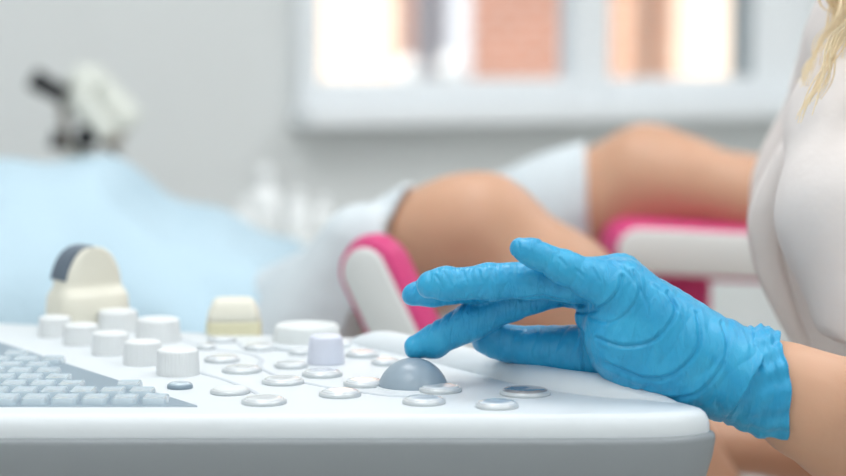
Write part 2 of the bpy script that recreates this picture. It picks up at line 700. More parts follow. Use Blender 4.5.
edge_dir = np.array([-.766, .643])
edge_n = np.array([.643, .766])
lipb = [on_z(690, 409)[:2], on_z(640, 400)[:2], on_z(588, 394)[:2], on_z(537, 387)[:2], on_z(485, 374)[:2],
        on_z(434, 361)[:2], on_z(390, 351)[:2]]
YE = 1.116
ctrl = [(-.46, YE), (-.30, YE), (-.15, YE), (0, YE), (.09, YE), (.135, YE + .003), (.157, YE + .012), (.165, YE + .028)]
ctrl += [tuple(p + edge_n * .021) for p in lipb[1:6]]
endp = on_z(352, 341)[:2]
ctrl += [(endp[0] + .02, endp[1] + .012), tuple(on_z(300, 335)[:2]), tuple(on_z(230, 333)[:2]), tuple(on_z(120, 327)[:2]),
         tuple(on_z(0, 322)[:2]), tuple(on_z(-60, 320)[:2]), (-.46, 1.44)]
poly = catmull(ctrl, 7, closed=True)
# remove overshoot at the two far-left corners
poly = [p for p in poly if p[0] > -.461]
ZB = ZP - .013
cpart('top_panel', sharp(outline_solid('top_panel', poly, [(.0, ZB - .002), (.0, ZB + .001), (0, ZB + .004), (.0008, ZB + .0075), (.0025, ZB + .0105),
                                                    (.005, ZB + .0125), (.008, ZP)]), 50), M['panel'])
cpart('housing', sharp(outline_solid('housing', poly, [(.075, ZB - .075), (.045, ZB - .07), (.022, ZB - .056), (.009, ZB - .042), (.002, ZB - .028),
                                                (-.002, ZB - .014), (-.0035, ZB - .004), (-.0033, ZB - .0022), (-.0025, ZB - .001), (-.001, ZB - .0002), (.0005, ZB), (.006, ZB)]), 60), M['gray'])
# raised palm-rest lip along the far right edge
lp = catmull([on_z(352, 342)[:2] + np.array([.0, .004]), on_z(390, 351)[:2] + edge_n * .009] +
             [p + edge_n * .010 for p in lipb[5:0:-1]] + [lipb[0] + edge_n * .008], 8)
nl = len(lp)
lr, lz = [], []
pts = []
for i, p in enumerate(lp):
    t = i / (nl - 1)
    tap = min(1, (t / .10)) ** .5 * min(1, ((1 - t) / .22) ** 1.2 + .02)
    lr.append(.0145 * max(.15, tap))
    pts.append((p[0], p[1], ZP - .004 + .0015 * tap))
cpart('palm_lip', tube('palm_lip', pts, lr, 20, flat=(1.0, 0.95)), M['panel'])
# pedestal that carries the panel (below the picture)
bm = bmesh.new()
add_box(bm, (-.10, 1.30, .46), (.16, .14, .68), bev=.03)
cpart('column', sharp(bm_mesh('column', bm)), M['panel'])
bm = bmesh.new()
add_box(bm, (-.10, 1.32, .09), (.46, .34, .08), bev=.03)
cpart('base', sharp(bm_mesh('base', bm)), M['gray'])
for dx in (-.2, .2):
    for dy in (-.13, .13):
        me = lathe('caster', [(.02, -.015), (.03, -.013), (.03, .013), (.02, .015)], 20)
        me.transform(Matrix.Translation((-.10 + dx, 1.32 + dy, .03)) @ Matrix.Rotation(PI / 2, 4, 'Y'))
        cpart('caster', me, M['black'])

# engraved swoosh lines on the panel (thin raised beads)
for line in ([(176, 338), (215, 349), (245, 353), (261, 359), (260, 367), (278, 376), (310, 384), (345, 390), (390, 396), (440, 398)],
             [(196, 372), (225, 380), (250, 390), (262, 397)],
             [(205, 335), (235, 341), (244, 348), (262, 352)]):
    q = [(*on_z(x, y)[:2], ZP) for x, y in line]
    cpart('panel_line', tube('panel_line', catmull(q, 8), .0019, 8, flat=(1.0, .35)), M['groove'])

# keyboard: slate tray with glossy keys
A, Bk, Ck = on_z(199, 407)[:2], on_z(-40, 330)[:2], on_z(-70, 407)[:2]
kb = [A, Bk, Ck]
kpoly = []
for i in range(3):
    a, b, c = kb[i - 1], kb[i], kb[(i + 1) % 3]
    for s in (0.06, .03, .01):
        kpoly.append(b + (a - b) * s * .6)
    for s in (.01, .03, .06):
        kpoly.append(b + (c - b) * s * .6)
ar = sum(kpoly[i - 1][0] * kpoly[i][1] - kpoly[i][0] * kpoly[i - 1][1] for i in range(len(kpoly)))
if ar < 0:
    kpoly = kpoly[::-1]
kbo = cpart('keyboard', outline_solid('keyboard', kpoly, [(0, ZP - .002), (0, ZP + .0004), (.0006, ZP + .0008)]), M['tray'], smooth=False)
kw, kd, kh = .0152, .0205, .0036
bm = bmesh.new()
Vt = []
n = 24
keyme = outline_solid('key', [((kw / 2 - .003) * sx + .003 * math.cos(a), (kd / 2 - .003) * sy + .003 * math.sin(a))
                              for (sx, sy, a0) in ((1, 1, 0), (-1, 1, PI / 2), (-1, -1, PI), (1, -1, 1.5 * PI))
                              for a in np.linspace(a0, a0 + PI / 2, 5)],
                      [(0, 0), (.0004, kh * .6), (.0012, kh), (.0028, kh - .0006)])
keyme.materials.append(M['key'])
keyme.polygons.foreach_set('use_smooth', [True] * len(keyme.polygons))
sharp(keyme, 45)


def inside(p, m):
    sgn = []
    for i in range(3):
        a, b = kb[i], kb[(i + 1) % 3]
        e = b - a
        L = np.linalg.norm(e)
        sgn.append((e[0] * (p[1] - a[1]) - e[1] * (p[0] - a[0])) / L)
    s = np.array(sgn) * (1 if ar < 0 else 1)
    s = s if s.mean() > 0 else -s
    return s.min() > m




def dgd(p):
    e = Bk - A
    return abs(e[0] * (p[1] - A[1]) - e[1] * (p[0] - A[0])) / np.linalg.norm(e)


x0, y0 = Ck
first = None
row = 0
yy = y0 + .013
while yy < Bk[1]:
    xx = x0 + .006 + (row % 3) * .0062
    while xx < A[0]:
        p = np.array([xx, yy])
        pxx = xx / yy * F + 423
        ok = inside(p, .0062)
        # blank slate wedge beside the diagonal edge
        if ok and dgd(p) < .022 and 58 < pxx < 112:
            ok = False
        if ok and pxx > -40:
            if first is None:
                first = bpy.data.objects.new('key', keyme)
                k_ = first
            else:
                k_ = first.copy()
            COL.objects.link(k_)
            k_.parent = kbo
            k_.location = (xx - con.location[0], yy - con.location[1], ZP + .0006)
            k_.rotation_euler = (math.radians(random.uniform(-1, 1)), math.radians(random.uniform(-1, 1)), 0)
        xx += .0176
    yy += .0245
    row += 1


def at_panel(px, py):
    p = on_z(px, py)
    return (p[0] - con.location[0], p[1] - con.location[1], ZP)


# fluted rotary knobs
def knob_mesh(r, h, ribs=36):
    def rib(a, rr, z):
        if .001 < z < h * .86:
            return rr * (1 + .014 * (1 if math.sin(a * ribs) > 0 else -1))
        return rr
    prof = [(r * 1.0, 0), (r * 1.0, .0012), (r * .985, h * .4), (r * .955, h * .85), (r * .945, h * .92), (r * .90, h * .975), (r * .82, h * .997),
            (r * .55, h * 1.012), (r * .2, h * 1.018)]
    return sharp(lathe('knob', prof, ribs * 4, rib), 50)


for (px, py, w, hp) in ((55, 336, 33.5, 20), (81, 344, 36.5, 20.5), (110.5, 353.5, 38, 22), (143, 363.5, 40, 23.5), (178, 374, 43.5, 26),
                        (118, 331, 41, 21.5), (158, 341, 45.5, 23.5)):
    p = on_z(px, py)
    k_ = link('knob', knob_mesh(R(w / 2, p[1]) * 0.99, R(hp, p[1])), M['knob'], con)
    k_.location = at_panel(px, py)
p = on_z(326, 363)
rr, hh = R(18.6, p[1]), R(29, p[1])
k_ = link('encoder_knob', lathe('encoder_knob', [(rr, 0), (rr, hh * .05), (rr * .99, hh * .3), (rr * .94, hh * .7), (rr * .90, hh * .88), (rr * .85, hh * .95),
                                                 (rr * .75, hh * .985), (rr * .4, hh)], 48), M['encoder'], con)
k_.location = at_panel(326, 363)
k_['label'] = 'smooth pale lavender encoder knob'
p = on_z(307, 345)
rr, hh = R(35.5, p[1]), R(21, p[1])
k_ = link('jog_dial', lathe('jog_dial', [(rr, 0), (rr * .99, hh * .1), (rr * .93, hh * .75), (rr * .90, hh * .93), (rr * .86, hh), (rr * .78, hh * 1.0),
                                         (rr * .74, hh * .93), (rr * .3, hh * .9)], 64), M['dial'], con)
k_.location = at_panel(307, 345)
k2 = link('dial_flange', lathe('dial_flange', [(rr * 1.26, 0), (rr * 1.26, .0018), (rr * 1.22, .003), (rr * 1.0, .0032)], 64), M['panel'], k_)

# round clear buttons with a silver rim
btn_list = [(222, 361, 36, 0), (242, 371.5, 40, 0), (222, 341, 30, 0), (260, 349, 32, 0), (291, 367, 34, 0), (322, 375.5, 41, 0), (283, 383, 43, 0),
            (340, 395.5, 43, 0), (364, 385, 42, 0), (264, 403, 46, 0), (230, 393, 40, 1), (180, 388, 26, 2), (362, 356, 34, 0),
            (424, 403, 44, 0), (440, 391, 44, 0), (525, 394, 52, 3), (497, 407, 44, 0), (386, 364, 30, 0), (300, 354, 24, 0), (206, 349, 20, 0)]
for (px, py, w, kind) in btn_list:
    p = on_z(px, py)
    r_ = R(w / 2, p[1])
    h_ = .0026
    b_ = link('button', lathe('button', [(r_, 0), (r_, h_ * .55), (r_ * .97, h_ * .9), (r_ * .93, h_), (r_ * .88, h_ * .98)], 40),
              M['chrome'] if kind != 2 else M['tray'], con)
    b_.location = at_panel(px, py)
    cm = {0: M['clear'], 1: M['dial'], 2: M['key'], 3: M['dark_button']}[kind]
    link('button_cap', lathe('button_cap', [(r_ * .88, h_ * .6), (r_ * .875, h_ * 1.05), (r_ * .8, h_ * 1.32), (r_ * .6, h_ * 1.42), (r_ * .3, h_ * 1.38)], 40), cm, b_)

# trackball
bp = on_z(413, 386)
BR = .0222
tb = link('trackball', lathe('trackball', [(BR * math.cos(a), BR * math.sin(a)) for a in np.linspace(.1, 1.54, 22)], 56), M['ball'], con)
tb.location = (bp[0], bp[1] - 1.28, ZP - .0048)
tr = link('trackball_ring', lathe('trackball_ring', [(BR * 1.06, 0), (BR * 1.05, .0006), (BR * .98, .0007), (BR * .96, .0002)], 56, cap=False), M['panel'], con)
tr.location = (bp[0], bp[1] - 1.28, ZP)

# probe holders on the far edge
for (px, Yh) in ((91, 1.475), (234, 1.45)):
    xx = (px - 423) / F * Yh
    me = lathe('probe_holder', [(.026, -.05), (.034, -.03), (.034, -.018), (.029, -.018), (.028, -.03), (.02, -.046)], 32, cap=False)
    o = link('probe_holder', me, M['panel'], con)
    o.location = (xx, Yh - 1.28, ZP + .004)


# ------------------------------------------------------------------ probes
def loft(name, secs, n=32, power=3.0):
    """secs: (z, a, b) superellipse half axes"""
    V, Fc = [], []
    for (z, a, b) in secs:
        for k in range(n):
            t = 2 * PI * k / n
            c, s = math.cos(t), math.sin(t)
            V.append((a * math.copysign(abs(c) ** (2 / power), c), b * math.copysign(abs(s) ** (2 / power), s), z))
    for i in range(len(secs) - 1):
        for k in range(n):
            k2 = (k + 1) % n
            Fc.append((i * n + k, i * n + k2, (i + 1) * n + k2, (i + 1) * n + k))
    Fc.append(tuple(range(n - 1, -1, -1)))
    Fc.append(tuple((len(secs) - 1) * n + k for k in range(n)))
    return raw(name, V, Fc)


Yp = 1.475
sp = Yp / F
zb = P(91, 326, Yp)[2]
pr = empty('ultrasound_probe', (P(88, 330, Yp)[0], Yp, zb - .05),
           'beige convex ultrasound probe with dark gray curved lens, standing behind the knobs', 'probe', rz=math.radians(40))
s_ = sp


def Zpx(y):
    return P(88, y, Yp)[2] - (zb - .05)


# housing: wide grip then flat dome head
zs, zt = Zpx(291), Zpx(246)
secs = [(0, .012, .012), (.02, .018, .016), (.045, .027, .0195), (Zpx(312), .0295, .0205), (Zpx(296), .0285, .0198), (zs, .0272, .018), (Zpx(287.5), .0264, .0135)]
Rd = .0262
secs += [(zs + (zt - zs) * math.sin(a), Rd * math.cos(a) ** .8, .0118) for a in np.linspace(.15, 1.45, 16)]
link('probe_housing', sharp(loft('probe_housing', secs, 40, 4.0), 50), M['beige'], pr)
V, Fc = [], []
aa = np.linspace(PI * .5, PI - .3, 26)
for a in aa:
    x, z = (Rd * abs(math.cos(a)) ** .8) * math.copysign(1, math.cos(a)) * 1.02, zs + (zt - zs) * math.sin(a) * 1.025
    xi, zi = x * .9, zs + (z - zs) * .9
    for (xx, yy, zz) in ((x, -.0095, z), (x, .0095, z), (xi, .0095, zi), (xi, -.0095, zi)):
        V.append((xx, yy, zz))
for i in range(len(aa) - 1):
    for k in range(4):
        k2 = (k + 1) % 4
        Fc.append((i * 4 + k, (i + 1) * 4 + k, (i + 1) * 4 + k2, i * 4 + k2))
Fc += [(0, 1, 2, 3), tuple((len(aa) - 1) * 4 + k for k in (3, 2, 1, 0))]
link('probe_lens', sharp(raw('probe_lens', V, Fc), 30), M['lens'], pr)
link('probe_cable', tube('probe_cable', [(0, 0, .003), (0, 0, -.05), (.02, .03, -.2), (.0, .06, -.4), (.03, .03, -.6)], .004, 10), M['dial'], pr)

Yq = 1.45
zb2 = P(234, 337, Yq)[2]
pr2 = empty('ultrasound_probe', (P(234, 337, Yq)[0], Yq, zb2 - .05),
            'smaller yellowish beige ultrasound probe with a flat top, behind the jog dial', 'probe', rz=math.radians(4))


def Z2(y):
    return P(234, y, Yq)[2] - (zb2 - .05)


link('probe_housing', loft('probe_housing', [(0, .010, .010), (.03, .018, .014), (Z2(345), .0206, .016), (Z2(322), .0202, .016), (Z2(320), .0199, .0157)], 40, 5), M['beige2'], pr2)
link('probe_head', loft('probe_head', [(Z2(321), .0199, .0156), (Z2(312), .0188, .0148), (Z2(304), .0162, .013), (Z2(300), .0146, .0118), (Z2(298.3), .0128, .010), (Z2(297.6), .0098, .0075)], 40, 5),
     M['beige'], pr2)
link('probe_cable', tube('probe_cable', [(0, 0, .003), (0, 0, -.05), (.02, .03, -.2), (.0, .06, -.4), (.03, .03, -.6)], .004, 10), M['dial'], pr2)


# ================================================================== OPERATOR
op = empty('person', (0.42, 1.52, 0.0),
           'operator in a white coat with blonde hair and one blue gloved finger on the trackball', 'person')


def oppart(name, me, material, par=None, smooth=True):
    shift(me, op)
    return link(name, me, material, par or op, smooth)


# ---- gloved left hand
def glove():
    lo, n, G = grid((-.03, 1.12, .845), (.225, 1.28, .99), .0009)
    # joints: (px, py, Y, r px)
    def J(L):
        return [P(x, y, Y) for (x, y, Y, r) in L], [R(r, Y) for (x, y, Y, r) in L]
    index = J([(416.5, 347, 1.229, 13.5), (434, 341, 1.229, 17), (470, 322, 1.228, 18.5), (512, 303, 1.227, 19), (560, 287, 1.226, 20), (618, 292, 1.224, 26)])
    middle = J([(414, 295, 1.226, 12.5), (430, 292, 1.225, 15), (478, 286, 1.222, 17), (530, 280, 1.218, 18), (620, 278, 1.214, 25)])
    ring = J([(431, 285, 1.197, 14.5), (447, 284, 1.196, 17), (490, 282, 1.196, 18.8), (535, 280, 1.196, 20), (575, 281, 1.196, 22), (622, 284, 1.196, 26)])
    pinky = J([(521, 248.5, 1.172, 11.5), (534, 253.5, 1.172, 14.5), (562, 266, 1.174, 17.5), (592, 279, 1.176, 20.5), (624, 290, 1.178, 30)])
    thumb = J([(486, 340, 1.246, 15.5), (500, 342, 1.245, 18.5), (545, 348, 1.238, 23), (585, 355, 1.228, 31), (640, 362, 1.212, 36), (700, 372, 1.195, 38)])
    web = J([(590, 320, 1.20, 20), (640, 345, 1.195, 34)])
    d = None
    fingers = [chain(G, *c, k=.004) for c in (index, middle, ring, pinky, thumb)]
    fm = fingers[0]
    for q in fingers[1:]:
        fm = np.minimum(fm, q)
    # metacarpals and carpus
    wr_ = [(752, 379, 1.178, 45)]
    mets = []
    for (x, y, Y, r_, wx, wy, wY) in ((618, 292, 1.224, 26, 742, 384, 1.200), (620, 280, 1.214, 24, 744, 375, 1.192), (622, 284, 1.196, 25, 746, 372, 1.178), (626, 289, 1.178, 28, 746, 380, 1.164)):
        a, b = P(x, y, Y), P(wx, wy, wY)
        mets.append(seg_d(G, a, b, R(r_, Y), R(36, wY)))
    pal = mets[0]
    for q in mets[1:]:
        pal = smin(pal, q, .010)
    # hypothenar + heel of the hand
    for (a, b, ra, rb) in ((P(630, 335, 1.188), P(705, 365, 1.178), R(48, 1.19), R(44, 1.18)),
                           (P(640, 362, 1.196), P(715, 374, 1.185), R(41, 1.2), R(40, 1.19)),
                           (P(700, 366, 1.182), P(757, 383, 1.178), R(43, 1.18), R(48, 1.18))):
        pal = smin(pal, seg_d(G, a, b, ra, rb), .010)
    th = fingers[4]
    fo = np.minimum(np.minimum(fingers[0], fingers[1]), np.minimum(fingers[2], fingers[3]))
    d = smin(pal, fo, .006)
    d = smin(d, th, .010)
    d = np.minimum(d, fm)
    d = smin(d, seg_d(G, P(590, 318, 1.21), P(640, 345, 1.2), R(16, 1.2), R(34, 1.2)), .008)
    # cut at the wrist
    ax = P(600, 292, 1.19) - P(757, 380, 1.178)
    ax /= np.linalg.norm(ax)
    c = P(748, 377, 1.178)
    X, Y, Z = G
    cut = -((X - c[0]) * ax[0] + (Y - c[1]) * ax[1] + (Z - c[2]) * ax[2])
    d = np.maximum(d, cut)
    V, Q = snets(d, lo, .0009)
    me = fast_mesh('glove', V, Q)
    # wrinkles
    V = coords(me).astype(float)
    N = vnormals(me).astype(float)
    s = (V - c) @ ax
    up = np.array([0, 0, 1.0])
    amt = np.zeros(len(V))
    # pixel position of every vertex, used only to lay the creases along the glove as measured
    rel = V - CAM
    dep = rel[:, 1] * CT - rel[:, 2] * ST
    px = 423 + F * rel[:, 0] / dep
    py = 238 - F * (rel[:, 1] * ST + rel[:, 2] * CT) / dep

    def crease(pts, depth=.0009, w=2.2, side=-1):
        nonlocal amt
        q = np.array([x[:2] for x in catmull([(a, b) for a, b in pts], 6)])
        best = np.full(len(V), 1e9)
        for i in range(len(q) - 1):
            a, b = q[i], q[i + 1]
            e = b - a
            L = e @ e + 1e-9
            t = np.clip(((px - a[0]) * e[0] + (py - a[1]) * e[1]) / L, 0, 1)
            best = np.minimum(best, np.hypot(px - a[0] - t * e[0], py - a[1] - t * e[1]))
        front = np.clip(-N[:, 1] * 2.5 + .3 + N[:, 2], 0, 1)
        w *= .72
        depth = depth * 1.2
        amt += (-depth * np.exp(-(best / w) ** 2) + depth * .30 * np.exp(-((best - 2.6 * w) / (1.5 * w)) ** 2)) * front
    crease([(596, 338), (622, 346), (650, 342), (668, 326), (676, 308), (668, 292)], .0012, 2.2)
    crease([(606, 364), (640, 378), (668, 377), (690, 360), (700, 338), (697, 312)], .0013, 2.4)
    crease([(640, 393), (672, 399), (700, 392), (722, 366), (728, 342), (722, 322)], .0010, 2.2)
    crease([(560, 306), (580, 312), (600, 308), (616, 294), (622, 276)], .0011, 2.0)
    crease([(590, 318), (612, 322), (632, 308), (640, 288), (634, 270)], .0008, 1.8)
    crease([(582, 334), (581, 352), (584, 374)], .0011, 1.8)
    crease([(612, 262), (630, 275), (646, 300), (648, 316)], .0006, 1.8)
    crease([(655, 285), (672, 300), (684, 322), (684, 345)], .0005, 1.6)
    crease([(520, 300), (545, 298), (566, 302)], .0006, 1.6)
    # knuckle wrinkles on the fingers
    for (x, y, dx, dy, L) in ((424, 336, .5, -1, 20), (434, 330, .55, -1, 22), (446, 323, .55, -1, 22), (457, 318, .6, -1, 22), (468, 312, .6, -1, 20),
                              (436, 276, .55, 1, 12), (444, 272, .5, 1, 14), (462, 270, .4, 1, 12), (478, 270, .3, 1, 12), (492, 269, .4, 1, 12),
                              (576, 270, .6, .5, 16), (592, 268, .5, .9, 14), (560, 258, .6, .8, 10), (412, 292, .4, -1, 10)):
        crease([(x, y), (x + dx * L * .5, y + dy * L * .45), (x + dx * L, y + dy * L)], .0006, 1.6)
    sd = np.cross(ax, np.array([0, 1.0, 0]))
    loc = np.stack([s, (V - c) @ sd * .32, V[:, 1] * .32], 1)
    for (fr, am, sd_) in ((120, .0008, 21), (210, .0006, 22)):
        rg = 1 - np.abs(vnoise(loc, fr, sd_, 2)) * 1.6
        amt -= am * np.clip(rg, 0, 1) ** 3
    amt += .00028 * vnoise(V @ np.diag([1.6, 1, 1]), 160, 3, 2)
    amt += .0002 * np.sin(s * 620 + 2.2 * vnoise(V, 50, 5, 2)) * np.clip(1 - s / .13, 0, 1)
    displace(me, amt)
    return me


gl = oppart('glove', glove(), M['glove'])
gl['label'] = 'bright blue nitrile glove on the left hand'


def cuff():
    a = P(733, 371, 1.178)
    b = P(784, 386, 1.178)
    ax = b - a
    L = np.linalg.norm(ax)
    ax /= L
    up = np.array([0, 0, 1.0])
    up -= ax * (up @ ax)
    up /= np.linalg.norm(up)
    sd = np.cross(ax, up)
    V, Fc = [], []
    seg, st = 128, 26
    for layer in (0, 1):
        for i in range(st):
            t = i / (st - 1)
            for k in range(seg):
                an = 2 * PI * k / seg
                ru = R(43.5 + 9 * min(1, t * 2.2), 1.178)
                rd = R(50 + 7 * math.sin(t * PI * .7) - 1 * t, 1.178)
                rs = R(47 + 8 * t, 1.178)
                c, s = math.cos(an), math.sin(an)
                rv = ru if c > 0 else rd
                rad_u = rv * c
                rad_s = rs * s
                wr = 1 + .030 * t * math.sin(an * 9 + 6 * t + 1.3 * math.sin(an * 4)) + .026 * math.sin(an * 17 + t * 9) * t + .02 * math.sin(t * 19 + 2.2 * math.sin(an * 3))
                wr += .05 * math.exp(-((t - .13 - .05 * math.sin(an * 2 + 1)) / .05) ** 2)
                if layer:
                    wr -= .022
                tilt = -.002 - .0125 * c - .006 * max(0, -c) ** 6 + .0012 * math.sin(an * 5 + 1) * t
                q = a + ax * (L * t + tilt * t) + (up * rad_u + sd * rad_s) * wr
                V.append(q)
    o2 = st * seg
    for i in range(st - 1):
        for k in range(seg):
            k2 = (k + 1) % seg
            Fc.append((i * seg + k, (i + 1) * seg + k, (i + 1) * seg + k2, i * seg + k2))
            Fc.append((o2 + i * seg + k, o2 + i * seg + k2, o2 + (i + 1) * seg + k2, o2 + (i + 1) * seg + k))
    for k in range(seg):
        k2 = (k + 1) % seg
        e = (st - 1) * seg
        Fc.append((e + k, o2 + e + k, o2 + e + k2, e + k2))
        Fc.append((k, k2, o2 + k2, o2 + k))
    return raw('glove_cuff', V, Fc)


oppart('glove_cuff', cuff(), M['glove'], gl)

# ---- body (one continuous figure: trunk, head, both arms, legs)
YT = 1.55
ch_c = P(936, 205, YT)
sh_l = P(905, 50, 1.42)
sh_r = P(905, 50, 1.72)
el_l = P(925, 440, 1.27)
wr_l = P(770, 382, 1.178)
el_r = P(905, 455, 1.86)
wr_r = P(700, 446, 1.93)
pel = np.array([.56, YT, .60])
neck0 = P(905, 20, 1.56)
head_c = neck0 + np.array([-.05, 0, .20])


def op_core(G):
    d = seg_d(G, pel, ch_c + np.array([.02, 0, -.02]), .125, .105)
    d = smin(d, ell_d(G, pel + np.array([.02, 0, 0]), (.13, .17, .12)), .05)
    d = smin(d, ell_d(G, ch_c, (.105, .15, .15)), .05)
    d = smin(d, seg_d(G, sh_l, sh_r, .055, .055), .05)
    for yy in (-.075, .075):
        d = smin(d, ell_d(G, ch_c + np.array([-.062, yy, .0]), (.055, .06, .06)), .03)
    return d


def op_body():
    h = .0058
    lo, n, G = grid((-.2, 1.05, -.02), (.82, 2.1, 1.62), h)
    d = op_core(G)
    d = smin(d, seg_d(G, neck0, head_c, .052, .05), .04)
    d = smin(d, ell_d(G, head_c + np.array([.012, 0, .035]), (.09, .072, .095)), .02)
    d = smin(d, ell_d(G, head_c + np.array([-.03, 0, -.035]), (.06, .056, .075)), .03)
    d = smin(d, seg_d(G, head_c + np.array([-.09, 0, .015]), head_c + np.array([-.104, 0, -.02]), .009, .014), .012)
    for s in (-1, 1):
        d = smin(d, ell_d(G, head_c + np.array([.015, s * .074, -.005]), (.018, .009, .028)), .006)
    # arms
    arm = chain(G, [sh_l, el_l], [.05, .04], .02)
    f1, f2 = P(848, 422, 1.20), P(806, 403, 1.182)
    arm = smin(arm, chain(G, [el_l, f1, f2, P(778, 386, 1.178), P(735, 372, 1.18)], [.042, R(61, 1.2), R(52, 1.18), R(41, 1.18), R(34, 1.18)], .012), .02)
    d = smin(d, arm, .025)
    arm = chain(G, [sh_r, el_r, P(800, 446, 1.9), wr_r, P(670, 448, 1.94)], [.05, .04, .033, .026, .03], .02)
    for k, dz in enumerate((-.028, -.010, .008, .026)):
        q = wr_r + np.array([-.09, dz, .0])
        arm = smin(arm, chain(G, [wr_r + np.array([-.02, dz * .4, 0]), q, q + np.array([-.04, dz * .3, -.012]), q + np.array([-.062, dz * .3, -.028])], [.014, .0105, .0095, .008]), .006)
    arm = smin(arm, chain(G, [wr_r + np.array([-.02, -.015, 0]), wr_r + np.array([-.06, -.045, -.01]), wr_r + np.array([-.09, -.05, -.02])], [.015, .012, .009]), .008)
    d = smin(d, arm, .025)
    # legs, seated
    for s, kx in ((-.1, .25), (.1, .25)):
        hip = pel + np.array([0, s, -.02])
        kn = np.array([kx, YT + s * 2.2, .50])
        an = np.array([kx + .05, YT + s * 2.2, .08])
        d = smin(d, chain(G, [hip, kn, an], [.085, .058, .038], .03), .03)
        d = smin(d, seg_d(G, an + np.array([.02, 0, -.04]), an + np.array([-.16, 0, -.05]), .036, .026), .02)
    V, Q = snets(d, lo, h)
    return fast_mesh('body', V, Q)


oppart('body', op_body(), M['skin'])


def coat_mesh():
    h = .0055
    lo, n, G = grid((.10, 1.18, .40), (.84, 1.98, 1.25), h)
    X, Y, Z = G
    d = op_core(G) - .016
    # skirts of the coat over the lap
    # open front flap hanging from the chest
    flap = seg_d(G, P(806, 212, 1.50), P(858, 395, 1.50), .036, .030)
    d = smin(d, flap, .008)
    # loose left sleeve
    u1 = P(872, 130, 1.36)
    u2 = P(856, 215, 1.32)
    u3 = P(893, 345, 1.288)
    sl = chain(G, [sh_l, u1, u2, u3], [.054, .056, .050, .044], .02)
    d2 = smin(d, sl, .004)
    sr = chain(G, [sh_r, P(925, 250, 1.80), el_r + np.array([0, 0, .05])], [.066, .055, .05], .02)
    d2 = smin(d2, sr, .02)
    # cut the left sleeve at its hem, above the elbow
    hem = P(880, 340, 1.29)
    hd = np.array([-.08, 0.0, -1.0])
    hd /= np.linalg.norm(hd)
    cut = (X - hem[0]) * hd[0] + (Y - hem[1]) * hd[1] + (Z - hem[2]) * hd[2]
    near = np.broadcast_to(Y < 1.375, cut.shape)
    d2 = np.where(near, np.maximum(d2, cut), d2)
    # shadowed fold where the sleeve meets the front
    fold = chain(G, [P(800, 140, 1.45), P(782, 190, 1.455), P(776, 225, 1.455), P(786, 262, 1.455), P(808, 310, 1.45)], [.006, .014, .018, .012, .004])
    d2 = -smin(-d2, fold, .012)
    # neckline
    nk = ell_d(G, neck0 + np.array([-.03, 0, .01]), (.085, .075, .08))
    d2 = np.maximum(d2, -nk)
    V, Q = snets(d2.astype(np.float32), lo, h)
    me = fast_mesh('coat', V, Q)
    V = coords(me).astype(float)
    displace(me, .0032 * vnoise(V @ np.array([[1, 0, .4], [0, 1, 0], [-.4, 0, .5]]), 26, 9, 2))
    return me


coat = oppart('coat', coat_mesh(), M['coat'])
# lapel along the open front of the coat
lap = [P(836, 70, 1.44), P(808, 122, 1.435), P(780, 172, 1.43), P(764, 214, 1.43), P(768, 262, 1.435), P(786, 312, 1.44), P(808, 360, 1.45)]


def ribbon(name, pts, w, th, nrm):
    V, Fc = [], []
    pts = catmull(pts, 8)
    n = len(pts)
    for i, p in enumerate(pts):
        t = pts[min(i + 1, n - 1)] - pts[max(i - 1, 0)]
        t /= np.linalg.norm(t)
        s = np.cross(t, nrm)
        s /= np.linalg.norm(s)
        u = np.cross(s, t)
        ww = w * (0.35 + .65 * math.sin(PI * min(1, (i + 2) / (n + 2))))
        for (a, b) in ((-1, -.3), (-.5, -1), (.5, -1), (1, -.3), (.6, .6), (-.6, .6)):
            V.append(p + s * ww * a + u * th * b)
    for i in range(n - 1):
        for k in range(6):
            k2 = (k + 1) % 6
            Fc.append((i * 6 + k, i * 6 + k2, (i + 1) * 6 + k2, (i + 1) * 6 + k))
    Fc += [tuple(range(5, -1, -1)), tuple((n - 1) * 6 + k for k in range(6))]
    return raw(name, V, Fc)


oppart('coat_front_edge', ribbon('coat_front_edge', lap, .0125, .005, np.array([-.45, -1.0, .1])), M['coat'], coat)


